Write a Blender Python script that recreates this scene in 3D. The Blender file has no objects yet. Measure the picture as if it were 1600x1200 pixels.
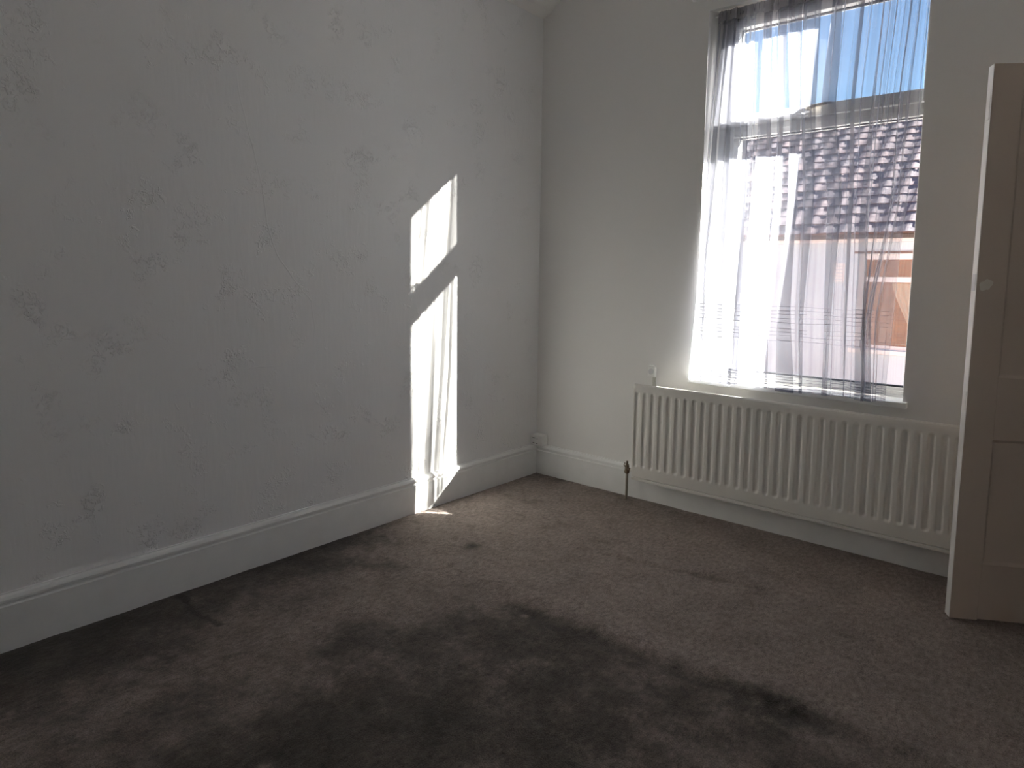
import bpy, bmesh, math, random
from mathutils import Vector, Matrix, noise
random.seed(7)
C = bpy.context.scene.collection
SC = bpy.context.scene

# ------------------------------------------------------------------ camera
cd = bpy.data.cameras.new('camera')
cam = bpy.data.objects.new('camera', cd); C.objects.link(cam)
YAW, PITCH, ROLL, FPX = 0.6500, -0.09755, 0.02172, 1011.2
CAMP = Vector((2.6769, -3.1744, 1.2332))
cd.sensor_fit = 'HORIZONTAL'; cd.sensor_width = 36.0
cd.lens = FPX / 1600 * 36.0
cd.shift_x = -91.5 / 1600; cd.shift_y = -59.75 / 1600
cd.clip_start = 0.02; cd.clip_end = 400
fw = Vector((-math.sin(YAW) * math.cos(PITCH), math.cos(YAW) * math.cos(PITCH), math.sin(PITCH)))
rt = Vector((math.cos(YAW), math.sin(YAW), 0)); up = rt.cross(fw)
r2 = math.cos(ROLL) * rt + math.sin(ROLL) * up
u2 = -math.sin(ROLL) * rt + math.cos(ROLL) * up
M = Matrix((r2, u2, -fw)).transposed().to_4x4(); M.translation = CAMP
cam.matrix_world = M
SC.camera = cam

# ------------------------------------------------------------------ light
SKY_STRENGTH = 0.111
SUN_STRENGTH = 41.0
EXPOSURE = 1.58
SUN_DIR = Vector((1.0, 0.635, 0.546)).normalized()        # towards the sun
w = bpy.data.worlds.new('world'); SC.world = w; w.use_nodes = True
nt = w.node_tree; nt.nodes.clear()
sky = nt.nodes.new('ShaderNodeTexSky'); sky.sky_type = 'NISHITA'
sky.sun_disc = False; sky.sun_elevation = math.asin(SUN_DIR.z)
sky.sun_rotation = math.atan2(SUN_DIR.x, SUN_DIR.y)
sky.air_density = 1.0; sky.dust_density = 0.0; sky.ozone_density = 2.6
bg = nt.nodes.new('ShaderNodeBackground'); bg.inputs[1].default_value = SKY_STRENGTH
wo = nt.nodes.new('ShaderNodeOutputWorld')
nt.links.new(sky.outputs[0], bg.inputs[0]); nt.links.new(bg.outputs[0], wo.inputs[0])
sl = bpy.data.lights.new('sun', 'SUN'); sl.energy = SUN_STRENGTH; sl.angle = math.radians(0.53)
sl.color = (1.0, 0.95, 0.865)
so = bpy.data.objects.new('sun', sl); C.objects.link(so)
so.rotation_euler = SUN_DIR.to_track_quat('Z', 'Y').to_euler(); so.location = (6, 4, 6)
SC.view_settings.view_transform = 'Standard'; SC.view_settings.look = 'None'
SC.view_settings.exposure = EXPOSURE; SC.view_settings.gamma = 1.0
SC.view_settings.use_curve_mapping = False
SC.cycles.max_bounces = 16; SC.cycles.diffuse_bounces = 12; SC.cycles.transparent_max_bounces = 24

# ------------------------------------------------------------------ material helpers
def newmat(name, col=(.8, .8, .8), rough=.6, metal=0.0, spec=.5):
    m = bpy.data.materials.new(name); m.use_nodes = True
    b = m.node_tree.nodes['Principled BSDF']
    b.inputs['Base Color'].default_value = (*col, 1); b.inputs['Roughness'].default_value = rough
    b.inputs['Metallic'].default_value = metal; b.inputs['Specular IOR Level'].default_value = spec
    return m
def N(m, t, **kw):
    n = m.node_tree.nodes.new(t)
    for k, v in kw.items():
        if k in n.inputs.keys(): n.inputs[k].default_value = v
        else: setattr(n, k, v)
    return n
def L(m, a, b): m.node_tree.links.new(a, b)
def bsdf(m): return m.node_tree.nodes['Principled BSDF']
def coord(m, scale=(1, 1, 1)):
    g = N(m, 'ShaderNodeNewGeometry'); mp = N(m, 'ShaderNodeMapping'); mp.inputs['Scale'].default_value = scale
    L(m, g.outputs['Position'], mp.inputs['Vector']); return mp.outputs[0]
def ramp(m, fac, stops):
    r = N(m, 'ShaderNodeValToRGB'); e = r.color_ramp.elements
    while len(e) < len(stops): e.new(0.5)
    for i, (p, c) in enumerate(stops):
        e[i].position = p; e[i].color = (*c, 1) if not isinstance(c, float) else (c, c, c, 1)
    L(m, fac, r.inputs[0]); return r.outputs[0]
def math_(m, op, a, b=None):
    n = N(m, 'ShaderNodeMath', operation=op)
    for i, v in enumerate((a, b)):
        if v is None: continue
        if isinstance(v, (int, float)): n.inputs[i].default_value = v
        else: L(m, v, n.inputs[i])
    return n.outputs[0]
def mixrgb(m, fac, a, b, blend='MIX'):
    n = N(m, 'ShaderNodeMix', data_type='RGBA', blend_type=blend)
    for s, v in ((n.inputs[0], fac), (n.inputs[6], a), (n.inputs[7], b)):
        if isinstance(v, (int, float)): s.default_value = v
        elif isinstance(v, tuple): s.default_value = (*v, 1)
        else: L(m, v, s)
    return n.outputs[2]
def bump(m, h, strength, dist):
    b = N(m, 'ShaderNodeBump', Strength=strength, Distance=dist)
    L(m, h, b.inputs['Height']); L(m, b.outputs[0], bsdf(m).inputs['Normal'])

# left wall: painted over old textured paper, with clusters of little ridges
m_wl = newmat('painted_textured_wall', (.88, .885, .885), .55, spec=.3)
p = coord(m_wl)
n1 = N(m_wl, 'ShaderNodeTexNoise', Scale=6.5, Detail=3.0, Roughness=.6); L(m_wl, p, n1.inputs['Vector'])
mask = ramp(m_wl, n1.outputs[0], [(.53, 0.0), (.66, 1.0)])
n2 = N(m_wl, 'ShaderNodeTexNoise', Scale=55.0, Detail=3.0, Roughness=.55, Distortion=1.2); L(m_wl, p, n2.inputs['Vector'])
blob = ramp(m_wl, n2.outputs[0], [(.5, 0.0), (.62, 1.0)])
h1 = math_(m_wl, 'MULTIPLY', mask, blob)
ps = coord(m_wl, (45, 45, 9))
n3 = N(m_wl, 'ShaderNodeTexNoise', Scale=1.0, Detail=2.0); L(m_wl, ps, n3.inputs['Vector'])
n4 = N(m_wl, 'ShaderNodeTexNoise', Scale=2.2, Detail=2.0); L(m_wl, p, n4.inputs['Vector'])
h = math_(m_wl, 'ADD', math_(m_wl, 'MULTIPLY', h1, 1.1), math_(m_wl, 'ADD', math_(m_wl, 'MULTIPLY', n3.outputs[0], .30), math_(m_wl, 'MULTIPLY', n4.outputs[0], 3.0)))
bump(m_wl, h, 1.0, .0028)
# window wall and the rest: smoother paint
m_wb = newmat('painted_smooth_wall', (.87, .865, .85), .6, spec=.3)
p = coord(m_wb)
n1 = N(m_wb, 'ShaderNodeTexNoise', Scale=5.0, Detail=4.0, Roughness=.6); L(m_wb, p, n1.inputs['Vector'])
n2 = N(m_wb, 'ShaderNodeTexNoise', Scale=120.0, Detail=2.0); L(m_wb, p, n2.inputs['Vector'])
bump(m_wb, math_(m_wb, 'ADD', math_(m_wb, 'MULTIPLY', n1.outputs[0], 3.0), math_(m_wb, 'MULTIPLY', n2.outputs[0], .25)), .35, .002)
m_ceil = newmat('ceiling_paint', (.88, .87, .85), .8)
m_gloss = newmat('white_gloss_paint', (.77, .77, .75), .38)
p = coord(m_gloss)
n1 = N(m_gloss, 'ShaderNodeTexNoise', Scale=14.0, Detail=4.0); L(m_gloss, p, n1.inputs['Vector'])
bump(m_gloss, n1.outputs[0], .35, .0025)
L(m_gloss, mixrgb(m_gloss, ramp(m_gloss, n1.outputs[0], [(.3, 0.0), (.7, 1.0)]), (.86, .87, .86), (.90, .91, .90)), bsdf(m_gloss).inputs['Base Color'])
m_rad = newmat('radiator_enamel', (.84, .825, .78), .35)
m_door = newmat('door_cream_paint', (.63, .53, .45), .45)
p = coord(m_door, (30, 30, 2.0))
n1 = N(m_door, 'ShaderNodeTexNoise', Scale=1.5, Detail=4.0); L(m_door, p, n1.inputs['Vector'])
bump(m_door, n1.outputs[0], .3, .0015)
m_dooredge_lit = newmat('door_edge_lit', (.82, .81, .78), .4)
m_patch = newmat('filler_patch', (.80, .76, .68), .8)
m_upvc = newmat('window_frame_plastic', (.82, .82, .80), .3)
m_gasket = newmat('black_rubber_gasket', (.02, .025, .03), .6)
m_handle = newmat('window_handle_metal', (.45, .40, .32), .35, metal=.5)
m_plastic = newmat('white_plastic', (.90, .90, .88), .35)
m_plastic_g = newmat('grey_white_plastic', (.66, .66, .67), .35)
m_slot = newmat('dark_slot', (.08, .075, .07), .6)
m_brass = newmat('tarnished_brass', (.20, .155, .11), .45, metal=.6)
m_pipe = newmat('painted_pipe', (.42, .38, .31), .45, metal=.2)
m_cond = newmat('grey_painted_conduit', (.55, .54, .50), .5)
m_under = newmat('bare_dark_underside', (.12, .10, .08), .8)

# carpet
m_car = newmat('taupe_carpet', (.13, .11, .1), .95, spec=.1)
bsdf(m_car).inputs['Sheen Weight'].default_value = .15
p = coord(m_car)
at = N(m_car, 'ShaderNodeAttribute', attribute_name='soil_shade')
nA = N(m_car, 'ShaderNodeTexNoise', Scale=5.5, Detail=6.0, Roughness=.62); L(m_car, p, nA.inputs['Vector'])
nB = N(m_car, 'ShaderNodeTexNoise', Scale=260.0, Detail=3.0, Roughness=.7); L(m_car, p, nB.inputs['Vector'])
nD = N(m_car, 'ShaderNodeTexNoise', Scale=17.0, Detail=5.0, Roughness=.7, Distortion=.4); L(m_car, coord(m_car, (.75, 1.0, 1)), nD.inputs['Vector'])
nC = N(m_car, 'ShaderNodeTexNoise', Scale=60.0, Detail=3.0, Roughness=.7); L(m_car, coord(m_car, (1.0, .6, 1)), nC.inputs['Vector'])
soil_shade = math_(m_car, 'ADD', at.outputs['Fac'], math_(m_car, 'ADD', math_(m_car, 'MULTIPLY', math_(m_car, 'SUBTRACT', nA.outputs[0], .5), 1.15), math_(m_car, 'MULTIPLY', math_(m_car, 'SUBTRACT', nD.outputs[0], .5), .75)))
base = ramp(m_car, soil_shade, [(.0, (.325, .265, .235)), (.33, (.255, .208, .184)), (.66, (.120, .099, .085)), (1.0, (.058, .049, .041))])
speck = ramp(m_car, math_(m_car, 'ADD', math_(m_car, 'MULTIPLY', nB.outputs[0], .6), math_(m_car, 'MULTIPLY', nC.outputs[0], .4)), [(.36, .45), (.5, 1.0), (.64, 1.6)])
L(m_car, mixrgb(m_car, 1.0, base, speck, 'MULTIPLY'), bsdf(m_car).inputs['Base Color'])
bump(m_car, math_(m_car, 'ADD', nB.outputs[0], math_(m_car, 'MULTIPLY', nC.outputs[0], 1.2)), .8, .006)

# clear glass that lets the sun through
def glassmat(name, refl=.08, tint=(1, 1, 1)):
    m = bpy.data.materials.new(name); m.use_nodes = True; t = m.node_tree; t.nodes.clear()
    o = t.nodes.new('ShaderNodeOutputMaterial'); tr = t.nodes.new('ShaderNodeBsdfTransparent'); tr.inputs[0].default_value = (*tint, 1)
    g = t.nodes.new('ShaderNodeBsdfGlossy'); g.inputs['Roughness'].default_value = .01
    # Schlick reflectance, the same from both faces of the thin pane
    f = t.nodes.new('ShaderNodeLayerWeight'); f.inputs[0].default_value = .5
    pw = t.nodes.new('ShaderNodeMath'); pw.operation = 'POWER'; pw.inputs[1].default_value = 5.0
    a = t.nodes.new('ShaderNodeMath'); a.operation = 'MULTIPLY_ADD'; a.inputs[1].default_value = .9; a.inputs[2].default_value = refl; a.use_clamp = True
    mx = t.nodes.new('ShaderNodeMixShader')
    t.links.new(f.outputs['Facing'], pw.inputs[0]); t.links.new(pw.outputs[0], a.inputs[0]); t.links.new(a.outputs[0], mx.inputs[0])
    t.links.new(tr.outputs[0], mx.inputs[1]); t.links.new(g.outputs[0], mx.inputs[2]); t.links.new(mx.outputs[0], o.inputs[0])
    return m
m_glass = glassmat('window_glass', .06, (.97, .98, .98))
m_glass2 = glassmat('far_window_glass', .12, (.8, .85, .85))

# sheer voile: the weave closes up the more obliquely it is crossed
def voile(name, open0, bands=True, col=(.90, .90, .92)):
    m = bpy.data.materials.new(name); m.use_nodes = True; t = m.node_tree; t.nodes.clear()
    o = t.nodes.new('ShaderNodeOutputMaterial'); tr = t.nodes.new('ShaderNodeBsdfTransparent')
    g = t.nodes.new('ShaderNodeNewGeometry')
    d = t.nodes.new('ShaderNodeVectorMath'); d.operation = 'DOT_PRODUCT'
    t.links.new(g.outputs['Incoming'], d.inputs[0]); t.links.new(g.outputs['True Normal'], d.inputs[1])
    def mt(op, a, b):
        n = t.nodes.new('ShaderNodeMath'); n.operation = op
        for i, v in enumerate((a, b)):
            if v is None: continue
            if isinstance(v, (int, float)): n.inputs[i].default_value = v
            else: t.links.new(v, n.inputs[i])
        return n.outputs[0]
    c = mt('MAXIMUM', mt('ABSOLUTE', d.outputs['Value'], None), .12)
    base = open0
    if bands:
        at = t.nodes.new('ShaderNodeAttribute'); at.attribute_name = 'tuck'
        base = mt('MULTIPLY', mt('SUBTRACT', 1.0, mt('MULTIPLY', at.outputs['Fac'], .55)), open0)
        k = mt('MULTIPLY', at.outputs['Fac'], 1.0)
    T = mt('POWER', base, mt('DIVIDE', 1.0, mt('POWER', c, 1.4)))
    df = t.nodes.new('ShaderNodeBsdfDiffuse'); df.inputs[0].default_value = (*col, 1)
    tl = t.nodes.new('ShaderNodeBsdfTranslucent'); tl.inputs[0].default_value = (*col, 1)
    if bands:
        mc = t.nodes.new('ShaderNodeMix'); mc.data_type = 'RGBA'
        mc.inputs[6].default_value = (*col, 1); mc.inputs[7].default_value = (.42, .42, .45, 1)
        t.links.new(k, mc.inputs[0])
        t.links.new(mc.outputs[2], df.inputs[0]); t.links.new(mc.outputs[2], tl.inputs[0])
    m1 = t.nodes.new('ShaderNodeMixShader'); m1.inputs[0].default_value = .5
    t.links.new(df.outputs[0], m1.inputs[1]); t.links.new(tl.outputs[0], m1.inputs[2])
    m2 = t.nodes.new('ShaderNodeMixShader')
    t.links.new(T, m2.inputs[0]); t.links.new(m1.outputs[0], m2.inputs[1]); t.links.new(tr.outputs[0], m2.inputs[2])
    t.links.new(m2.outputs[0], o.inputs[0])
    return m
m_voile = voile('white_voile', .69, col=(.40, .41, .46))

# outside
m_render = newmat('cream_render', (.78, .76, .68), .9)
p = coord(m_render); n1 = N(m_render, 'ShaderNodeTexNoise', Scale=3.0, Detail=5.0); L(m_render, p, n1.inputs['Vector'])
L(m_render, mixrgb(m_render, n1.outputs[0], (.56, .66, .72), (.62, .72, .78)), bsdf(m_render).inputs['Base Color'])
m_tile = newmat('weathered_roof_tile', (.16, .14, .16), .75)
p = coord(m_tile); n1 = N(m_tile, 'ShaderNodeTexNoise', Scale=11.0, Detail=5.0, Roughness=.7); L(m_tile, p, n1.inputs['Vector'])
oi = N(m_tile, 'ShaderNodeObjectInfo')
L(m_tile, mixrgb(m_tile, math_(m_tile, 'MULTIPLY', oi.outputs['Random'], .5),
    ramp(m_tile, n1.outputs[0], [(.35, (.055, .052, .07)), (.5, (.13, .115, .135)), (.62, (.165, .14, .15)), (.75, (.24, .22, .24))]), (.20, .14, .14)),
  bsdf(m_tile).inputs['Base Color'])
m_white2 = newmat('far_white_paint', (.82, .82, .80), .5)
m_brown = newmat('brown_timber', (.22, .15, .12), .7)
m_ground = newmat('yard_concrete', (.36, .35, .33), .9)
p = coord(m_ground); n1 = N(m_ground, 'ShaderNodeTexNoise', Scale=2.0, Detail=6.0); L(m_ground, p, n1.inputs['Vector'])
L(m_ground, mixrgb(m_ground, n1.outputs[0], (.20, .22, .25), (.28, .30, .33)), bsdf(m_ground).inputs['Base Color'])
m_brick = newmat('red_brick', (.45, .2, .12), .9)
g = N(m_brick, 'ShaderNodeNewGeometry'); sp = N(m_brick, 'ShaderNodeSeparateXYZ'); cb = N(m_brick, 'ShaderNodeCombineXYZ')
L(m_brick, g.outputs['Position'], sp.inputs[0]); L(m_brick, sp.outputs[0], cb.inputs[0]); L(m_brick, sp.outputs[2], cb.inputs[1])
bt = N(m_brick, 'ShaderNodeTexBrick', Scale=1.0); bt.inputs['Brick Width'].default_value = .225; bt.inputs['Row Height'].default_value = .075
bt.inputs['Mortar Size'].default_value = .006
bt.inputs['Color1'].default_value = (.22, .09, .055, 1); bt.inputs['Color2'].default_value = (.16, .065, .045, 1); bt.inputs['Mortar'].default_value = (.16, .15, .14, 1)
L(m_brick, cb.outputs[0], bt.inputs['Vector']); L(m_brick, bt.outputs[0], bsdf(m_brick).inputs['Base Color'])
m_inside = newmat('dim_room_paint', (.32, .15, .10), .9)
m_net = newmat('beige_curtain_cloth', (.70, .62, .54), .9)

# ------------------------------------------------------------------ mesh helpers
def obj(name, bm, mat, parent=None, smooth=False, bevel=0, seg=2):
    me = bpy.data.meshes.new(name)
    if isinstance(bm, bmesh.types.BMesh):
        bmesh.ops.recalc_face_normals(bm, faces=bm.faces[:]); bm.to_mesh(me); bm.free()
    else:
        me.from_pydata(bm[0], [], bm[1]); me.update()
    if mat: me.materials.append(mat)
    o = bpy.data.objects.new(name, me); C.objects.link(o)
    if parent:
        o.parent = parent
        o.matrix_parent_inverse = parent.matrix_world.inverted() if parent.type != 'EMPTY' else Matrix.Translation(-parent.location)
    if smooth:
        for f in me.polygons: f.use_smooth = True
    if bevel:
        b = o.modifiers.new('bevel', 'BEVEL'); b.width = bevel; b.segments = seg; b.limit_method = 'ANGLE'; b.angle_limit = .7
        for f in me.polygons: f.use_smooth = True
        wn = o.modifiers.new('wn', 'WEIGHTED_NORMAL'); wn.keep_sharp = True
    return o
def box(bm, a, b):
    x0, y0, z0 = a; x1, y1, z1 = b
    vs = [bm.verts.new(v) for v in [(x0,y0,z0),(x1,y0,z0),(x1,y1,z0),(x0,y1,z0),(x0,y0,z1),(x1,y0,z1),(x1,y1,z1),(x0,y1,z1)]]
    for f in [(0,3,2,1),(4,5,6,7),(0,1,5,4),(1,2,6,5),(2,3,7,6),(3,0,4,7)]: bm.faces.new([vs[i] for i in f])
    return vs
def boxes(*bs):
    bm = bmesh.new()
    for a, b in bs: box(bm, a, b)
    return bm
def tube(bm, pts, r, n=12, rs=None):
    rings = []
    for i, q in enumerate(pts):
        q = Vector(q); a = Vector(pts[max(i-1, 0)]); b = Vector(pts[min(i+1, len(pts)-1)])
        t = (b - a).normalized(); s = t.orthogonal().normalized() if i == 0 else (s - t * s.dot(t)).normalized()
        v = t.cross(s); rr = rs[i] if rs else r
        rings.append([bm.verts.new(q + rr * (math.cos(k*2*math.pi/n) * s + math.sin(k*2*math.pi/n) * v)) for k in range(n)])
    for i in range(len(rings)-1):
        for k in range(n): bm.faces.new([rings[i][k], rings[i][(k+1) % n], rings[i+1][(k+1) % n], rings[i+1][k]])
    bm.faces.new(rings[0][::-1]); bm.faces.new(rings[-1])
def empty(name, loc, label=None, cat=None, kind=None, group=None):
    o = bpy.data.objects.new(name, None); C.objects.link(o); o.location = loc; o.empty_display_size = .1
    tag(o, label, cat, kind, group); return o
def tag(o, label=None, cat=None, kind=None, group=None):
    if label: o['label'] = label
    if cat: o['category'] = cat
    if kind: o['kind'] = kind
    if group: o['group'] = group
    return o
def grid(nx, ny, fn):
    vs = [fn(i / nx, j / ny) for j in range(ny + 1) for i in range(nx + 1)]
    fs = [(j*(nx+1)+i, j*(nx+1)+i+1, (j+1)*(nx+1)+i+1, (j+1)*(nx+1)+i) for j in range(ny) for i in range(nx)]
    return vs, fs
def extrude_profile(prof, a, b, mapf):
    """prof: list of (u,v) closed loop; swept from a to b, mapf(u,v,t)->xyz"""
    bm = bmesh.new()
    A = [bm.verts.new(mapf(u, v, a)) for u, v in prof]; B = [bm.verts.new(mapf(u, v, b)) for u, v in prof]
    n = len(prof)
    for i in range(n): bm.faces.new([A[i], A[(i+1) % n], B[(i+1) % n], B[i]])
    bm.faces.new(A); bm.faces.new(B[::-1]); return bm
def interp(pts, t):
    """pts [(t,v)...] any order, linear with smooth ends"""
    pts = sorted(pts)
    if t <= pts[0][0]: return pts[0][1]
    for (a, va), (b, vb) in zip(pts, pts[1:]):
        if t <= b:
            k = (t - a) / (b - a); k = .5 * k + .5 * (k*k*(3-2*k)); return va + (vb - va) * k
    return pts[-1][1]

# ------------------------------------------------------------------ room shell
XR, YF, ZH = 3.14, -4.0, 3.22          # right wall, wall behind the camera, flat ceiling
T = .2
WXL, WXR, WZ0, WZ1 = 1.112, 2.133, .712, 2.636      # window opening on the inner face
GY = .13                                            # plane of the glass
OXR = 2.20; WALLT = .385
ZE = 2.826; SLX = .55                               # eave of the sloped ceiling, where it ends
# left wall
wl = obj('wall_left', boxes(((-T, YF - T, -.12), (0, WALLT, ZE + .02))), m_wl); tag(wl, kind='structure')
# cracks / lifted paper edges on the left wall
def ridge(pts, wdt, hgt):
    bm = bmesh.new(); rows = []
    dense = []
    for a, b in zip(pts, pts[1:]):
        for k in range(5): dense.append(Vector(a).lerp(Vector(b), k / 5))
    dense.append(Vector(pts[-1])); n = len(dense)
    for i, q in enumerate(dense):
        q = q + Vector((0, .004 * noise.noise(q * 22), .003 * noise.noise(q * 31)))
        t = (dense[min(i+1, n-1)] - dense[max(i-1, 0)]).normalized(); s = Vector((0, -t.z, t.y))
        k = math.sin(math.pi * (i + .3) / (n - .4)) ** .5 * (.7 + .5 * noise.noise(q * 9))
        rows.append([bm.verts.new(q + s * wdt * f + Vector((h_ * hgt * k, 0, 0))) for f, h_ in ((-1.6, -.02), (-.4, 1), (0, .9), (.5, -.02))])
    for a, b in zip(rows, rows[1:]):
        for k in range(3): bm.faces.new([a[k], a[k+1], b[k+1], b[k]])
    return bm
CR = [[(0,-1.876,2.03),(0,-1.866,1.944),(0,-1.843,1.85),(0,-1.812,1.729),(0,-1.784,1.604),(0,-1.766,1.449),(0,-1.73,1.331),(0,-1.666,1.238),(0,-1.572,1.126),(0,-1.558,1.011),(0,-1.561,.881)],
      [(0,-1.883,.847),(0,-1.816,.852),(0,-1.747,.848)],
      [(0,-2.041,.454),(0,-2.048,.39),(0,-2.047,.337)],
      [(0,-2.144,.741),(0,-2.137,.722),(0,-2.129,.711)]]
for i, c in enumerate(CR): obj('paper_crease', ridge(c, .0035, .0016 if i == 0 else .0012), m_wl, wl)
# window wall with a splayed right reveal
bm = bmesh.new()
def ring_quads(bm, outer, inner):
    o = [bm.verts.new(v) for v in outer]; i = [bm.verts.new(v) for v in inner]
    for k in range(4): bm.faces.new([o[k], o[(k+1) % 4], i[(k+1) % 4], i[k]])
    return o, i
TOPZ = ZH + .1
o1, i1 = ring_quads(bm, [(-T, 0, -.12), (XR + T, 0, -.12), (XR + T, 0, TOPZ), (-T, 0, TOPZ)], [(WXL, 0, WZ0), (WXR, 0, WZ0), (WXR, 0, WZ1), (WXL, 0, WZ1)])
o2, i2 = ring_quads(bm, [(-T, .28, -.12), (XR + T, .28, -.12), (XR + T, .28, TOPZ), (-T, .28, TOPZ)], [(WXL, .28, WZ0), (OXR, .28, WZ0), (OXR, .28, 2.70), (WXL, .28, 2.70)])
im = [bm.verts.new(v) for v in [(WXL, .105, WZ0), (OXR, .105, WZ0), (OXR, .105, 2.70), (WXL, .105, 2.70)]]
im[2].co.z = im[3].co.z = 2.665
for k in range(4):
    q = (k+1) % 4
    bm.faces.new([i1[k], i1[q], im[q], im[k]]); bm.faces.new([im[k], im[q], i2[q], i2[k]]); bm.faces.new([o1[k], o1[q], o2[q], o2[k]])
wb = obj('wall_back', bm, m_wb); tag(wb, kind='structure')
# brick outer leaf of our own house (seen only as a reflection, and it cuts the sun)
def ringbox(name, x0, x1, z0, z1, hx0, hx1, hz0, hz1, y0, y1, mat, parent=None):
    bm = bmesh.new()
    O = lambda y: [bm.verts.new(v) for v in [(x0,y,z0),(x1,y,z0),(x1,y,z1),(x0,y,z1)]]
    I = lambda y: [bm.verts.new(v) for v in [(hx0,y,hz0),(hx1,y,hz0),(hx1,y,hz1),(hx0,y,hz1)]]
    a, b, c, d = O(y0), I(y0), O(y1), I(y1)
    for k in range(4):
        q = (k+1) % 4
        bm.faces.new([a[k], a[q], b[q], b[k]]); bm.faces.new([c[k], c[q], d[q], d[k]])
        bm.faces.new([a[k], a[q], c[q], c[k]]); bm.faces.new([b[k], b[q], d[q], d[k]])
    return obj(name, bm, mat, parent)
ob = ringbox('brick_outer_wall', -5, 8, -3.2, 3.6, WXL + .02, OXR, .69, 2.745, .281, WALLT, m_brick); tag(ob, kind='structure')
obj('outer_sill', boxes(((WXL - .03, .285, .64), (OXR + .05, .44, .70))), m_white2, ob, bevel=.006)
# right wall with the doorway, and the landing behind it
DY1, DY0, DZ = -.062, -.86, 2.04
bm = boxes(((XR, YF - T, -.12), (XR + T, DY0, TOPZ)), ((XR, DY0, DZ), (XR + T, DY1, TOPZ)), ((XR, DY1, -.12), (XR + T, 0, TOPZ)))
wr = obj('wall_right', bm, m_wb); tag(wr, kind='structure')
lw = obj('wall_landing', boxes(((XR + 1.2, -1.6, -.12), (XR + 1.3, .3, 2.5)), ((XR + T, -1.7, -.12), (XR + 1.3, -1.6, 2.5)), ((XR + T, .281, -.12), (XR + 1.3, .38, 2.5)), ((XR + T, -1.6, 2.4), (XR + 1.2, .28, 2.5)), ((XR, -1.6, -.12), (XR + 1.2, .28, -.02))), m_wb); tag(lw, kind='structure')
wf = obj('wall_front', boxes(((-T, YF - T, -.12), (XR, YF, TOPZ))), m_wb); tag(wf, kind='structure')
# ceiling: slopes up from the left wall, then flat
bm = bmesh.new()
prof = [(-.02, ZE), (.06, ZE + .035), (SLX, ZH), (XR + .02, ZH), (XR + .02, ZH + .12), (-.2, ZH + .12), (-.2, ZE)]
bm = extrude_profile(prof, YF, .01, lambda u, v, t: (u, t, v))
ce = obj('ceiling', bm, m_ceil); tag(ce, kind='structure')

# carpet floor
def soil_shade(x, y):
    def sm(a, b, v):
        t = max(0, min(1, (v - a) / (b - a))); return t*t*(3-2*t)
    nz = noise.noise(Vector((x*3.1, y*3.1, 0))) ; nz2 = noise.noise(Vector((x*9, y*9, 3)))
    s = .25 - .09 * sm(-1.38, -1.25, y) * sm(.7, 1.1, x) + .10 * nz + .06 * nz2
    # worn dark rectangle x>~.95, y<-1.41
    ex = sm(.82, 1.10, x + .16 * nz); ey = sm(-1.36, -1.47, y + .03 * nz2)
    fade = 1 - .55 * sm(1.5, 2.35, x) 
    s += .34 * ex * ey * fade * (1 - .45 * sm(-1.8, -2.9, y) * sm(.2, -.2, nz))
    # near edge of the rectangle: crease line, ridge shading painted in dark
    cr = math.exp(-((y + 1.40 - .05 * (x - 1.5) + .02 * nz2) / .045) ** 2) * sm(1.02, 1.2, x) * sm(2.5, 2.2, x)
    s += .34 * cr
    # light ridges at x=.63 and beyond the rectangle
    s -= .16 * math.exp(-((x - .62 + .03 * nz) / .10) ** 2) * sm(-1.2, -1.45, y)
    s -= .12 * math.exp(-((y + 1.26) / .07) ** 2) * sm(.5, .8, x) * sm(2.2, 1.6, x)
    # grubby strip by the left skirting, and darker towards the near end
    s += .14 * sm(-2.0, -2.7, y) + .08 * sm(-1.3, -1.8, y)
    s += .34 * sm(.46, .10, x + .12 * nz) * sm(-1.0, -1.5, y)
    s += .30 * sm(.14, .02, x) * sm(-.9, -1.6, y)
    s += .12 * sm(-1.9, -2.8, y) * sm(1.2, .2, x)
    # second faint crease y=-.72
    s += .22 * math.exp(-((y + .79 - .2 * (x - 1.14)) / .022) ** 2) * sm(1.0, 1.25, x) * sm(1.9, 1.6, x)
    s += .14 * sm(-.25, -.04, y)  # shadow along the back baseboard, painted into the carpet colour
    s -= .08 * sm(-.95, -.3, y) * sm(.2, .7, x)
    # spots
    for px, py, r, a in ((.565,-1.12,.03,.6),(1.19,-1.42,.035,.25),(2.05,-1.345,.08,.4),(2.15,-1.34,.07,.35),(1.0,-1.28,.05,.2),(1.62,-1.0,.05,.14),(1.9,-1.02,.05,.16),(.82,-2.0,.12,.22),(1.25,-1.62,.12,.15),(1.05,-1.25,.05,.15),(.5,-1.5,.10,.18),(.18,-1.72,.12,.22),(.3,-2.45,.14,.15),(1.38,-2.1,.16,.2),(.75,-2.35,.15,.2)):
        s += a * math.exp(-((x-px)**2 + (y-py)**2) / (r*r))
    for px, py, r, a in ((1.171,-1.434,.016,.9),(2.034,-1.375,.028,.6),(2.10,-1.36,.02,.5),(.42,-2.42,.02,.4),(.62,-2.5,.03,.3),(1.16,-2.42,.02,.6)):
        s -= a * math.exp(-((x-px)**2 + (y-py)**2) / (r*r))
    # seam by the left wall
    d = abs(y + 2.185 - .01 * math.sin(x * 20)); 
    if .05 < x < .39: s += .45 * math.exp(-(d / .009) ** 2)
    return s
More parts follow.
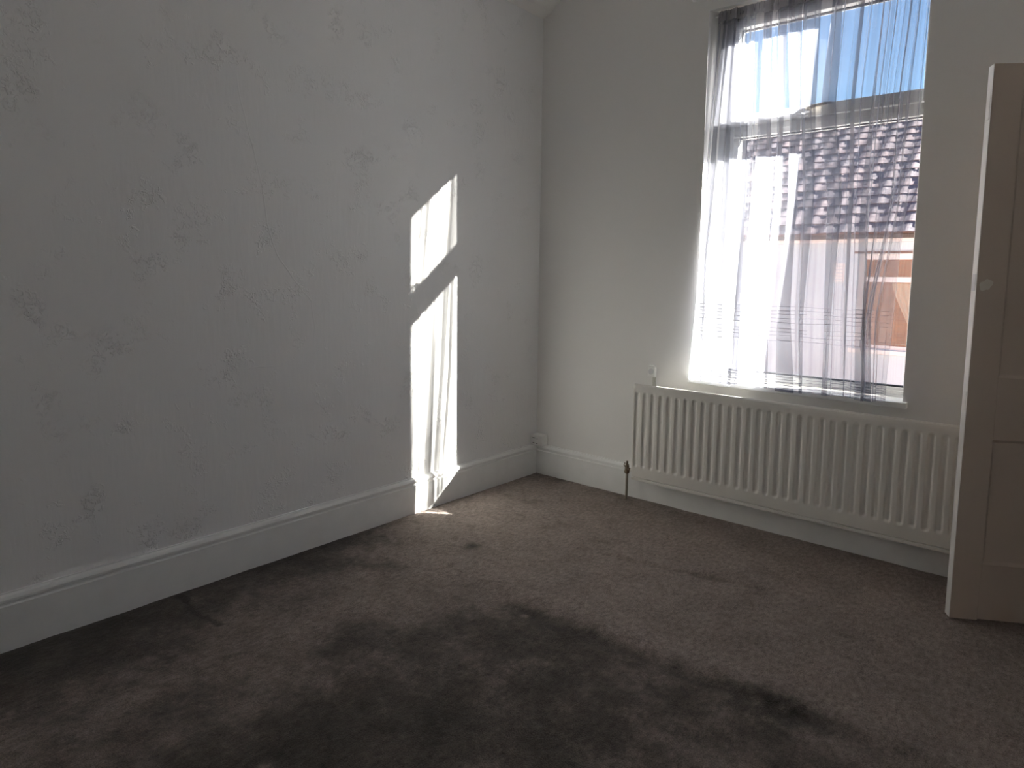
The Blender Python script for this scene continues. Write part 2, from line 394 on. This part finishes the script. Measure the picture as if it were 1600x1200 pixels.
def cz(x, y):
    h = .0025 * noise.noise(Vector((x*6, y*6, 1))) + .0012 * noise.noise(Vector((x*25, y*25, 5))) + .0008 * noise.noise(Vector((x*70, y*70, 5)))
    h += .006 * math.exp(-((y + 1.31) / .06) ** 2) * (1 if x > .6 else 0)
    h -= .005 * math.exp(-((y + 1.40 - .05 * (x - 1.5)) / .03) ** 2) * (1 if 1 < x < 2.5 else 0)
    h += .005 * math.exp(-((x - .62) / .06) ** 2) * (1 if y < -1.3 else 0)
    h -= .004 * math.exp(-((y + .79 - .2 * (x - 1.14)) / .02) ** 2) * (1 if 1.1 < x < 1.9 else 0)
    if .05 < x < .39: h -= .004 * math.exp(-((y + 2.185) / .008) ** 2)
    e = min(x - .02, -.02 - y)
    if e < .03: h -= .006 * (1 - max(e, 0) / .03)
    return h
NXC, NYC = 300, 330
CX0, CX1, CY0, CY1 = .0, XR, YF, .0
vs, fs = grid(NXC, NYC, lambda a, b: (CX0 + (CX1-CX0)*a, CY0 + (CY1-CY0)*b, 0))
# warp rows so the part in view is sampled more finely
vs = [(x, y, cz(x, y)) for x, y, z in vs]
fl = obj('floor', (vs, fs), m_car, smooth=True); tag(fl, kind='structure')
a = fl.data.attributes.new('soil_shade', 'FLOAT', 'POINT')
a.data.foreach_set('value', [soil_shade(v[0], v[1]) for v in vs])
sf = obj('subfloor', boxes(((-T, YF - T, -.12), (XR + T, WALLT - .11, -.015))), m_under, fl)

# baseboards
BH = .187
bprof = [(0, -.02), (.020, -.02), (.020, .145), (.0135, .149), (.0135, .155), (.021, .159), (.022, .168), (.016, .178), (.0075, .183), (.0075, .187), (0, .187)]
def wob(bm):   # cheap hand-painted waviness along the length
    return bm
def base_len(name, f, a, b, n=60):
    bm = bmesh.new(); rows = []
    for k in range(n + 1):
        t = a + (b - a) * k / n
        w_ = .0008 * noise.noise(Vector((t * 7, 2, 3)))
        rows.append([bm.verts.new(f(u + (w_ if u > .001 else 0), v + (w_ if v > .1 else 0), t)) for u, v in bprof])
    m = len(bprof)
    for r0, r1 in zip(rows, rows[1:]):
        for i in range(m): bm.faces.new([r0[i], r0[(i+1) % m], r1[(i+1) % m], r1[i]])
    bm.faces.new(rows[0]); bm.faces.new(rows[-1][::-1])
    o = obj(name, bm, m_gloss); tag(o, kind='structure'); return o
base_len('baseboard_left', lambda u, v, t: (u, t, v), YF, 0)
base_len('baseboard_back', lambda u, v, t: (t, -u, v), .0165, XR)
base_len('baseboard_right', lambda u, v, t: (XR - u, t, v), YF, DY0 - .07)
base_len('baseboard_front', lambda u, v, t: (t, YF + u, v), .0165, XR - .0165)
# door casing on the right wall (out of frame)
tr = obj('trim_1', boxes(((XR - .018, DY0 - .07, -.01), (XR, DY0, DZ + .06)), ((XR - .018, DY0, DZ), (XR, DY1, DZ + .06)), ((XR - .018, DY1, -.01), (XR, -.002, DZ + .06))), m_gloss, bevel=.003); tag(tr, kind='structure')

# ------------------------------------------------------------------ window
win = empty('window_1', (WXL, GY, WZ0), kind='structure')
def fr(x0, x1, z0, z1, y0=GY - .03, y1=GY + .04): return ((x0, y0, z0), (x1, y1, z1))
FX0, FX1, FZ0, FZ1 = WXL + .001, OXR - .001, .735, 2.662
GX0, GX1 = 1.243, 2.112
# outer frame
frame = obj('frame', boxes(fr(FX0, FX0 + .062, FZ0, FZ1), fr(FX1 - .05, FX1, FZ0, FZ1), fr(FX0 + .062, FX1 - .05, FZ1 - .055, FZ1), fr(FX0 + .062, FX1 - .05, FZ0, .768)), m_upvc, win, bevel=.004)
# beads on the bottom rail
obj('bottom_bead', boxes(((FX0 + .062, GY - .022, .768), (FX1 - .05, GY + .02, .782)), ((FX0 + .062, GY - .034, .752), (FX1 - .05, GY - .03, .757)), ((FX0 + .062, GY - .034, .742), (FX1 - .05, GY - .03, .746))), m_upvc, win, bevel=.002)
# transom
obj('transom', boxes(fr(FX0 + .062, FX1 - .05, 2.002, 2.028, GY - .034, GY + .04), fr(FX0 + .062, FX1 - .05, 2.028, 2.06, GY - .024, GY + .04)), m_upvc, win, bevel=.003)
# opening sash (top light), proud of the frame
SX0, SX1, SZ0, SZ1 = FX0 + .045, FX1 - .035, 2.058, 2.622
sash = obj('top_sash', boxes(fr(SX0, GX0, SZ0, SZ1, GY - .045, GY + .03), fr(GX1, SX1, SZ0, SZ1, GY - .045, GY + .03), fr(GX0, GX1, 2.545, SZ1, GY - .045, GY + .03), fr(GX0, GX1, SZ0, 2.114, GY - .045, GY + .03)), m_upvc, win, bevel=.004)
# window handle in the middle of the sash rail
bm = boxes(((1.595, GY - .052, 2.078), (1.640, GY - .045, 2.104)),)
obj('handle_plate', bm, m_upvc, sash, bevel=.003)
bm = bmesh.new(); tube(bm, [(1.617, GY - .052, 2.091), (1.618, GY - .078, 2.091), (1.635, GY - .084, 2.093), (1.70, GY - .080, 2.100), (1.735, GY - .076, 2.102)], .008, 8, [.008, .008, .009, .008, .006])
obj('handle', bm, m_handle, sash, smooth=True)
# lower fixed light: side beads
obj('side_bead', boxes(fr(FX0 + .062, GX0 + .012, .782, 2.002, GY - .02, GY + .03), fr(GX1, FX1 - .05, .782, 2.002, GY - .02, GY + .03)), m_upvc, win, bevel=.003)
# gaskets
gk = [((GX0, GY - .012, 2.114), (GX1, GY + .01, 2.1175)), ((GX0, GY - .012, 2.541), (GX1, GY + .01, 2.545)), ((GX0, GY - .012, 2.1175), (GX0 + .003, GY + .01, 2.541))]
obj('gasket', boxes(*gk), m_gasket, sash)
obj('gasket', boxes(((GX0 + .012, GY - .014, .782), (GX1, GY + .01, .789)), ((GX0 + .012, GY - .010, 1.999), (GX1, GY + .01, 2.002))), m_gasket, win)
obj('glass_pane', boxes(((GX0 - .01, GY - .002, 2.105), (GX1 + .01, GY + .002, 2.552))), m_glass, sash)
obj('glass_pane', boxes(((GX0 - .01, GY - .002, .775), (GX1 + .01, GY + .002, 2.01))), m_glass, win)
sill = obj('window_sill', boxes(((1.086, -.036, .709), (2.155, -.0005, .7355)), ((WXL + .001, -.0005, .7125), (WXR - .001, GY - .031, .7355))), m_gloss, bevel=.004); tag(sill, kind='structure')
sill.name = 'trim_2'
# batten above the window
bt_ = obj('trim_3', boxes(((1.02, -.022, 2.697), (2.30, -.0005, 2.76))), m_gloss, bevel=.003); tag(bt_, kind='structure')

# ------------------------------------------------------------------ voile curtain
FOLD = [
 [(2.625,1.130),(2.01,1.118),(1.626,1.117),(1.218,1.110),(0.731,1.094)],
 [(2.6,1.215),(2.271,1.206),(1.83,1.203),(1.388,1.181),(0.75,1.219)],
 [(2.521,1.258),(1.649,1.298),(1.223,1.309),(0.81,1.313)],
 [(2.573,1.401),(1.683,1.434),(1.225,1.421),(0.744,1.406)],
 [(2.586,1.534),(1.921,1.581),(1.633,1.592),(1.138,1.588),(0.733,1.62)],
 [(2.564,1.726),(2.091,1.718),(1.622,1.787),(1.233,1.789),(0.736,1.803)],
 [(2.515,1.934),(2.062,1.922),(1.63,1.918),(1.237,1.936),(0.732,1.962)],
 [(2.488,2.048),(2.096,2.03),(1.623,2.034),(1.09,1.972),(0.745,1.994)],
 [(2.62,2.127),(2.474,2.124),(1.992,2.119),(1.739,2.104),(1.415,2.086),(1.098,2.08),(0.798,2.073),(0.749,2.074)]]
NSEG = len(FOLD) - 1
CZ0, CZ1 = .728, 2.640
rnd = random.Random(3)
seg_sub = [2, 1, 2, 2, 3, 3, 2, 2]
FW = [0, .034, .046, .056, .052, .044, .024, .018, 0]
MID = [.5, .45, .38, .60, .42, .55, .5, .5]
FM = [.016, .022, .034, .034, .034, .014, .006, .004]
seg_ph = [rnd.random() * 6 for _ in range(NSEG)]
def curtain_pt(s, t):
    z = CZ0 + (CZ1 - CZ0) * t
    q = s * NSEG; i = min(int(q), NSEG - 1); f = q - i
    xa, xb = interp(FOLD[i], z), interp(FOLD[i+1], z)
    topk = max(0, (t - .55) / .45)
    # broad fold bulging to the room between the fold lines
    A = .020 * (1 - .55 * topk)
    bulge = math.sin(math.pi * f) ** .8 * (1 if i % 2 == 0 else .6)
    # soft ripples inside each broad fold
    n1 = seg_sub[i]
    sub = math.sin(2*math.pi*n1*f + seg_ph[i] + .9 * math.sin(1.7 * z + i))
    sub2 = math.sin(2*math.pi*(n1*2+1)*f + 2.7*i + .8 * math.sin(2.3 * z + 2*i))
    k2 = (.0055 + .0015 * topk) * (.45 + .55 * math.sin(math.pi * f) ** .5)
    xx = xa + (xb - xa) * (f + .035 * math.sin(4*math.pi*f + seg_ph[i]))
    # cloth doubled back on itself at each fold line
    w_ = f if f < .5 else f - 1
    li = i if f < .5 else i + 1
    fw_ = FW[li] * (1 + .35 * math.sin(2.1 * z + li * 1.9)) * (1 - .25 * topk)
    y0 = -.044 + (z - .735) * (.112 / 1.9)
    y = y0 - A * bulge + k2 * sub + k2 * .35 * sub2
    if abs(w_) < .15 and 0 < li < NSEG:
        ph = math.pi * w_ / .15
        xx -= fw_ * math.sin(ph); y += .011 * math.sin(ph)
    # thinner doubled pleat in the middle of the wide folds
    w2 = f - MID[i]
    if abs(w2) < .10:
        ph = math.pi * w2 / .10
        xx -= FM[i] * (1 + .6 * math.sin(1.3 * z + i)) * math.sin(ph); y += .007 * math.sin(ph)
    y += .004 * noise.noise(Vector((xx * 9, z * 1.6, 0)))
    # hem rests against the sill edge
    lo = max(0, 1 - (z - CZ0) / .25)
    y = y * (1 - lo * .35) + lo * .35 * (-.048)
    if z < .75: y = min(y, -.0395)
    if z < 1.5: y = min(y, .03)
    y = min(y, GY - .05)
    if z > 2.035: y = min(y, GY - .058)
    if y > -.004: xx = max(xx, WXL + .004)
    # gathered header
    if t > .965:
        y += .003 * math.sin(s * 260); z += .002 * math.sin(s * 130)
    hem = .004 * math.sin(s * 21) + .003 * math.sin(s * 47)
    if t < .1: z += hem * (1 - t / .1)
    return (xx, y, z)
NCX, NCY = 1120, 140
vs, fs = grid(NCX, NCY, curtain_pt)
cur = obj('voile_curtain', (vs, fs), m_voile, smooth=True)
tag(cur, 'sheer white voile curtain hanging in the window with pintucked lower bands', 'curtain')
TUCKS = [1.137, 1.118, 1.102, 1.083, 1.062, 1.030, 1.012, .996, .972, .800, .788, .776, .764, .750, .738]
def build_tucks():
    # each band of pintucks is a line of doubled cloth: thin strips following the folds
    V, Fc = [], []
    for z in TUCKS:
        t = (z - CZ0) / (CZ1 - CZ0); b0 = len(V)
        for i in range(NCX + 1):
            x, y, zz = curtain_pt(i / NCX, t)
            zz += .003 * math.sin(i * .021 + z * 40)
            V += [(x, y - .0012, zz - .0009), (x, y - .0012, zz + .0009)]
        for i in range(NCX):
            if (i // 46 + int(z * 1000)) % 9 == 0: continue
            Fc.append((b0 + 2*i, b0 + 2*i + 2, b0 + 2*i + 3, b0 + 2*i + 1))
    return V, Fc
m_tuck = voile('voile_pintuck', .45, False, (.25, .25, .28))
obj('pintucks', build_tucks(), m_tuck, cur)
# header tape: gathered, denser
m_head = voile('voile_header', .35, False, (.62, .61, .64))
def head(s, t):
    x, y, z = curtain_pt(s, .972 + .028 * t)
    return (x, y - .003 + .0035 * math.sin(s * 430) + .002 * noise.noise(Vector((s * 90, t * 3, 0))), z + .003 * noise.noise(Vector((s * 60, t, 5))))
obj('header_tape', grid(500, 6, head), m_head, cur, smooth=True)
# rod of the curtain
bm = bmesh.new(); tube(bm, [(WXL + .001, GY - .055, 2.628), (WXR + .005, GY - .055, 2.628)], .004, 8)
rod = obj('curtain_rod', bm, m_plastic, smooth=True); tag(rod, 'thin white curtain wire inside the top of the window recess', 'curtain rod')

# ------------------------------------------------------------------ radiator
rad = empty('radiator', (1.62, -.115, .14), 'long cream ribbed panel radiator on the wall below the window', 'radiator')
RX0, RX1, RZ0, RZ1, RY = .797, 2.552, .152, .676, -.115
PT = .05
def flute(x, z):
    k = ((x - .824) / PT) % 1.0; d = min(k, 1 - k) * PT          # distance to groove centre
    if x < .824 - PT * .5 or x > .824 + PT * 34.4: return 0
    def sm(a, b, v):
        t = max(0, min(1, (v - a) / (b - a))); return t*t*(3-2*t)
    g = 1 - sm(.0065, .0155, d)
    # rounded groove ends
    g *= sm(.205, .222, z - max(0, d - .004) * .6) * (1 - sm(.622, .637, z + max(0, d - .004) * .6))
    return g
bm = bmesh.new()
xs = [RX0, RX0 + .003]
x = RX0 + .008
while x < RX1 - .006: xs.append(x); x += PT / 14
xs += [RX1 - .003, RX1]
zs = [RZ0, RZ0 + .002, RZ0 + .02, .20, .204, .208, .212, .216, .220, .224, .23, .3, .4, .5, .6, .612, .617, .622, .627, .632, .637, .642, .65, RZ1 - .006, RZ1 - .002, RZ1]
def ry(x, z):
    y = RY + .0085 * flute(x, z)
    e = min(x - RX0, RX1 - x)
    if e < .0035: y += .006 * (1 - e / .0035)
    if z > RZ1 - .007: y += .0045 * ((z - RZ1 + .007) / .007) ** 2
    if z < RZ0 + .003: y += .003
    return y
V = [(x, ry(x, z), z) for z in zs for x in xs]; n = len(xs)
Fc = [(j*n+i, j*n+i+1, (j+1)*n+i+1, (j+1)*n+i) for j in range(len(zs)-1) for i in range(n-1)]
fp = obj('front_panel', (V, Fc), m_rad, rad, smooth=True)
sd = fp.modifiers.new('solid', 'SOLIDIFY'); sd.thickness = .0035; sd.offset = -1
# rear sheet, seam lips top and bottom, end strips
obj('rear_panel', boxes(((RX0 + .004, RY + .0145, RZ0 + .004), (RX1 - .004, RY + .022, RZ1 - .002))), m_rad, rad, bevel=.003)
obj('bottom_seam', boxes(((RX0 + .002, RY + .0015, RZ0 - .021), (RX1 - .002, RY + .0145, RZ0 - .0045)), ((RX0 + .004, RY + .008, RZ0 - .005), (RX1 - .004, RY + .0145, RZ0 + .004))), m_rad, rad, bevel=.003)
obj('top_seam', boxes(((RX0 + .002, RY + .004, RZ1 - .004), (RX1 - .002, RY + .012, RZ1 + .003))), m_rad, rad, bevel=.002)
for bx_ in (1.05, 1.7, 2.35):
    obj('wall_bracket', boxes(((bx_, RY + .022, .18), (bx_ + .03, -.004, .64))), m_rad, rad, bevel=.002)
# valve and pipe at the left end
vx, vy = .752, -.082
bm = bmesh.new(); tube(bm, [(vx, vy, -.012), (vx + .001, vy, .06), (vx, vy, .12), (vx, vy, .16)], .0075, 12)
obj('pipe', bm, m_pipe, rad, smooth=True)
bm = bmesh.new(); tube(bm, [(vx, vy, .150), (vx, vy, .156), (vx, vy, .17), (vx, vy, .182), (vx, vy, .194), (vx, vy, .202), (vx, vy, .204), (vx, vy, .222)], .01, 12, [.011, .0145, .0145, .012, .012, .010, .006, .006])
tube(bm, [(vx, vy, .176), (vx + .012, vy, .176), (vx + .03, vy, .177)], .008, 10, [.009, .0085, .0085])
obj('valve_body', bm, m_brass, rad, smooth=True)
bm = bmesh.new()   # loop-shaped lever beside the spindle
tube(bm, [(vx - .004, vy - .012, .190), (vx - .012, vy - .014, .200), (vx - .008, vy - .014, .214), (vx + .004, vy - .014, .210), (vx + .016, vy - .014, .204), (vx + .018, vy - .014, .190), (vx + .008, vy - .013, .182)], .0028, 8)
obj('valve_lever', bm, m_brass, rad, smooth=True)
bm = bmesh.new()
tube(bm, [(vx + .024, vy, .177), (vx + .026, vy, .177), (vx + .040, vy, .176), (vx + .042, vy, .176)], .012, 6, [.009, .013, .013, .009])
tube(bm, [(vx + .04, vy, .176), (vx + .06, vy - .01, .172)], .009, 10)
obj('union_nut', bm, m_rad, rad, smooth=False)
bm = bmesh.new(); tube(bm, [(vx - .016, vy, .158), (vx - .009, vy, .158)], .006, 8)
obj('compression_nut', bm, m_brass, rad)

# ------------------------------------------------------------------ small wall fittings
th = empty('wall_sensor', (.853, 0, .74), 'small white wall box with a round inset face above the radiator, left of the window', 'sensor')
obj('case', boxes(((.832, -.022, .712), (.878, -.0005, .772))), m_plastic, th, bevel=.006, seg=3)
bm = bmesh.new(); tube(bm, [(.8535, -.0215, .744), (.8535, -.0245, .744), (.8535, -.0255, .744)], .015, 24, [.0165, .0165, .013])
obj('dial', bm, m_plastic_g, th, smooth=False)
bm = boxes(((.838, -.016, .772), (.872, -.0005, .784)))
obj('cap', bm, m_plastic, th, bevel=.003)
cdt = empty('conduit', (.858, 0, .69), 'short narrow white pipe running down from the wall box behind the radiator', 'conduit')
obj('pipe', boxes(((.8565, -.010, .30), (.8665, -.0005, .7115))), m_cond, cdt, bevel=.003)
obj('pipe', boxes(((.8705, -.007, .30), (.8755, -.0005, .7115))), m_cond, cdt, bevel=.002)

sk = empty('junction_box', (.06, 0, .187), 'small white boxy socket in the corner on top of the skirting', 'socket')
obj('back_box', boxes(((.006, -.048, .189), (.098, -.0005, .256))), m_plastic, sk, bevel=.004)
fp_ = obj('front_cover', boxes(((.003, -.066, .187), (.101, -.048, .258))), m_plastic, sk, bevel=.007, seg=3)
obj('slot', boxes(((.022, -.0668, .236), (.046, -.0655, .239)), ((.060, -.0668, .232), (.066, -.0655, .235))), m_slot, fp_)
obj('slot', boxes(((.026, -.0668, .202), (.040, -.0655, .206)), ((.052, -.0668, .201), (.066, -.0655, .205))), m_slot, fp_)

# ------------------------------------------------------------------ door leaf
A = Vector((2.4215, -.4535, 0)); dr = Vector((.8815, .4722, 0)).normalized(); nb = Vector((-dr.y, dr.x, 0))   # nb: away from the camera
def D(s, d, z): return A + dr * s + nb * d + Vector((0, 0, z))
door = empty('door_1', tuple(A), kind='structure')
def dbox(bm, s0, s1, d0, d1, z0, z1):
    vs = box(bm, (0, 0, 0), (1, 1, 1)); co = [(s0,d0,z0),(s1,d0,z0),(s1,d1,z0),(s0,d1,z0),(s0,d0,z1),(s1,d0,z1),(s1,d1,z1),(s0,d1,z1)]
    for v, c in zip(vs, co): v.co = D(*c)
def dpart(name, lst, mat, par=door, bevel=.002):
    bm = bmesh.new()
    for a in lst: dbox(bm, *a)
    return obj(name, bm, mat, par, bevel=bevel)
DW, DT, DZ0, DZ1 = .79, .040, .012, 2.017
P0, P1, P2, P3 = .096, .345, .445, .694        # panel columns
dpart('stile', [(0, P0, 0, DT, DZ0, DZ1)], m_door)
dpart('stile', [(P3, DW, 0, DT, DZ0, DZ1)], m_door)
dpart('muntin', [(P1, P2, 0, DT, .229, .697), (P1, P2, 0, DT, .926, DZ1 - .11)], m_door)
dpart('bottom_rail', [(P0 + .0004, P3, .0012, DT, .016, .229)], m_door)
dpart('lock_rail', [(P0, P3, 0.0002, DT, .697, .926)], m_door)
dpart('top_rail', [(P0, P3, 0.0002, DT, DZ1 - .11, DZ1)], m_door)
for s0, s1 in ((P0, P1), (P2, P3)):
    for z0, z1 in ((.229, .697), (.926, DZ1 - .11)):
        pn = dpart('panel', [(s0, s1, .011, DT - .011, z0, z1)], m_door)
        # chamfered moulding round the panel
        bm = bmesh.new(); k = .010
        o_ = [D(s0, .001, z0), D(s1, .001, z0), D(s1, .001, z1), D(s0, .001, z1)]
        i_ = [D(s0 + k, .0105, z0 + k), D(s1 - k, .0105, z0 + k), D(s1 - k, .0105, z1 - k), D(s0 + k, .0105, z1 - k)]
        b_ = [D(s0, .0115, z0), D(s1, .0115, z0), D(s1, .0115, z1), D(s0, .0115, z1)]
        ov = [bm.verts.new(v) for v in o_]; iv = [bm.verts.new(v) for v in i_]; bv = [bm.verts.new(v) for v in b_]
        for q in range(4):
            r = (q + 1) % 4
            bm.faces.new([ov[q], ov[r], iv[r], iv[q]]); bm.faces.new([iv[q], iv[r], bv[r], bv[q]]); bm.faces.new([bv[q], bv[r], ov[r], ov[q]])
        obj('moulding', bm, m_door, pn)
# closing edge, window light on it put in as a lighter colour
dpart('leading_edge', [(-.0015, 0, .001, DT - .001, DZ0 + .002, DZ1 - .001)], m_dooredge_lit, bevel=.0005)['label'] = 'edge of the door, coloured lighter as lit from the window'
dpart('latch_plate', [(-.0028, -.0012, .008, .032, 1.235, 1.295)], m_plastic_g, bevel=.0006)
dpart('latch_plate', [(-.0028, -.0012, .008, .032, 1.83, 1.93)], m_dooredge_lit, bevel=.0006)
dpart('latch_plate', [(-.0028, -.0012, .008, .032, .80, .87)], m_dooredge_lit, bevel=.0006)
# filled-in handle position
bm = bmesh.new(); cvs = []
for k in range(18):
    a_ = k / 18 * 2 * math.pi
    r_ = .019 * (1 + .22 * math.sin(2 * a_ + .6) + .12 * math.sin(5 * a_))
    cvs.append(bm.verts.new(D(.030 + r_ * math.cos(a_), -.0006, 1.256 + 1.15 * r_ * math.sin(a_))))
bm.faces.new(cvs)
e_ = bmesh.ops.extrude_face_region(bm, geom=bm.faces[:]); bmesh.ops.translate(bm, verts=[v for v in e_['geom'] if isinstance(v, bmesh.types.BMVert)], vec=nb * .0012)
obj('filler_patch', bm, m_patch, door)['label'] = 'pale filled patch where the handle was'
# hinges at the far side
for z in (.25, 1.78):
    bm = bmesh.new(); q = D(DW + .004, -.004, 0); tube(bm, [(q.x, q.y, z - .045), (q.x, q.y, z + .045)], .006, 10)
    obj('hinge', bm, m_handle, door, smooth=True)

# ------------------------------------------------------------------ house opposite
YB = 8.0
hs = empty('terraced_house', (0, YB, -3.0), 'cream rendered house with a dark tiled roof seen through the window', 'house')
HX0, HX1 = -12.0, 9.0
OX0, OX1, OZ0, OZ1 = -.02, 1.85, .275, 1.79
ringbox('wall', HX0, HX1, -3.0, 2.09, OX0, OX1, OZ0, OZ1, YB, YB + .25, m_render, hs)
obj('rear_walls', boxes(((HX0, YB + 1.5, -3.0), (HX1, YB + 8, 2.0))), m_render, hs)
hwi = obj('room_recess', boxes(((OX0 - .8, YB + 1.3, OZ0 - .6), (OX1 + .5, YB + 1.34, 2.0)), ((OX0 - .84, YB + .251, OZ0 - .6), (OX0 - .8, YB + 1.34, 2.0)), ((OX1 + .5, YB + .251, OZ0 - .6), (OX1 + .54, YB + 1.34, 2.0)), ((OX0 - .84, YB + .251, OZ0 - .64), (OX1 + .54, YB + 1.34, OZ0 - .6)), ((OX0 - .84, YB + .251, 2.0), (OX1 + .54, YB + 1.34, 2.04))), m_inside, hs)
hw = obj('window', boxes(((OX0, YB + .04, OZ0), (OX0 + .085, YB + .12, OZ1)), ((OX1 - .085, YB + .04, OZ0), (OX1, YB + .12, OZ1)), ((OX0 + .085, YB + .04, OZ1 - .09), (OX1 - .085, YB + .12, OZ1)), ((OX0 + .085, YB + .04, OZ0), (OX1 - .085, YB + .12, OZ0 + .06)), ((OX0 + .085, YB + .03, 1.345), (OX1 - .085, YB + .12, 1.425))), m_white2, hs, bevel=.006)
obj('pane', boxes(((OX0 + .085, YB + .07, 1.425), (OX1 - .085, YB + .076, OZ1 - .09))), m_glass2, hw)
obj('pane', boxes(((OX0 + .085, YB + .07, OZ0 + .06), (OX1 - .085, YB + .076, 1.345))), m_glass2, hw)
obj('window_ledge', boxes(((OX0 - .07, YB - .07, OZ0 - .075), (OX1 + .07, YB + .05, OZ0 - .005))), m_white2, hs, bevel=.01)
obj('window_head', boxes(((OX0 - .07, YB - .02, OZ1 + .005), (OX1 + .07, YB + .02, OZ1 + .04))), m_brown, hs, bevel=.004)
# tied-back curtain inside the far window
def swag(s, t):
    z = .36 + (1.33 - .36) * t
    x_r = 1.0; x_l = .46 + .34 * (1 - t) ** 1.3 + .10 * (1 - t)
    x = x_l + (x_r - x_l) * s
    return (x, YB + .17 + .02 * math.sin(s * 40 * (1 - .2 * t)), z)
obj('tied_curtain', grid(60, 20, swag), m_net, hs, smooth=True)
# fascia, gutter and the brown tile undercloak
obj('fascia', boxes(((HX0, YB - .14, 1.965), (HX1, YB + .02, 2.085))), m_white2, hs, bevel=.006)
obj('tile_undercloak', boxes(((HX0, YB - .20, 2.09), (HX1, YB + .0, 2.125))), m_brown, hs)
# wall vent
vt = obj('vent', boxes(((-.40, YB - .03, 1.34), (-.22, YB - .001, 1.64))), m_white2, hs, bevel=.006)
for k in range(5): obj('vent_slat', boxes(((-.385, YB - .038, 1.37 + k * .053), (-.235, YB - .030, 1.385 + k * .053))), m_render, vt)
# roof
RS = .70; YE, ZE2 = YB - .26, 2.10; LR = math.hypot(4.3, 4.3 * RS); an = math.atan(RS)
rb = bmesh.new()
pr = [(YE + .05, ZE2 - .02), (YE + 4.3, ZE2 - .02 + 4.25 * RS), (YE + 8.6, ZE2 - .02), (YE + 8.6, ZE2 - .12), (YE + .05, ZE2 - .08)]
obj('roof_deck', extrude_profile(pr, HX0, HX1, lambda u, v, t: (t, u, v)), m_under, hs)
TW, TC = .30, .30
def tile_mesh():
    bm = bmesh.new(); n = 8; rows = []
    for (l, zt) in ((0, .022), (TC + .06, .006)):
        row = []
        for i in range(n + 1):
            f = i / n; x_ = f * (TW - .006)
            h_ = .006 * math.sin(math.pi * min(1, max(0, (f - .05) / .5))) if f < .55 else -.003 * math.sin(math.pi * (f - .55) / .45)
            row.append((x_, l, zt + h_))
        rows.append(row)
    top = [[bm.verts.new(q) for q in r] for r in rows]
    front = [bm.verts.new((q[0], q[1], q[2] - .012)) for q in rows[0]]
    for i in range(n):
        bm.faces.new([top[0][i], top[0][i+1], top[1][i+1], top[1][i]]); bm.faces.new([front[i], front[i+1], top[0][i+1], top[0][i]])
    me = bpy.data.meshes.new('roof_tile'); bmesh.ops.recalc_face_normals(bm, faces=bm.faces[:]); bm.to_mesh(me); bm.free()
    me.materials.append(m_tile); return me
tm = tile_mesh()
nrow = int(LR / TC); ncol = int((HX1 - HX0) / TW)
RM = Matrix.Rotation(an, 4, 'X')
Vr, Fr = [], []
cnt = 0
tv = [v.co.copy() for v in tm.vertices]; tf = [tuple(p_.vertices) for p_ in tm.polygons]
for j in range(nrow):
    for i in range(ncol):
        x_ = HX0 + i * TW
        yy = YE + j * TC * math.cos(an); zz = ZE2 + j * TC * math.sin(an)
        jit = rnd.uniform(-.006, .006)
        vis = (-3.6 + .0 * j - .10 * j < x_ < 1.3 - .07 * j)
        if vis and cnt < 300:
            o = bpy.data.objects.new('roof_tile', tm); C.objects.link(o); o.parent = hs
            o.matrix_parent_inverse = Matrix.Translation(-hs.location)
            o.location = (x_, yy, zz + jit); o.rotation_euler = (an + rnd.uniform(-.006, .006), rnd.uniform(-.006, .006), rnd.uniform(-.008, .008)); cnt += 1
        else:
            b0 = len(Vr); Mx = Matrix.Translation((x_, yy, zz + jit)) @ RM
            Vr += [tuple(Mx @ v) for v in tv]; Fr += [tuple(b0 + k for k in f_) for f_ in tf]
rt_ = obj('roof_tile_field', (Vr, Fr), m_tile, hs); rt_['kind'] = 'stuff'
print('single tiles', cnt)
bm = bmesh.new(); tube(bm, [(HX0, YE + 4.3, ZE2 + 4.3 * RS - .03), (HX1, YE + 4.3, ZE2 + 4.3 * RS - .03)], .11, 12)
obj('ridge_capping', bm, m_tile, hs, smooth=True)

# ground outside
gr = obj('ground', boxes(((-40, WALLT, -3.2), (40, 60, -3.0))), m_ground); tag(gr, kind='structure')
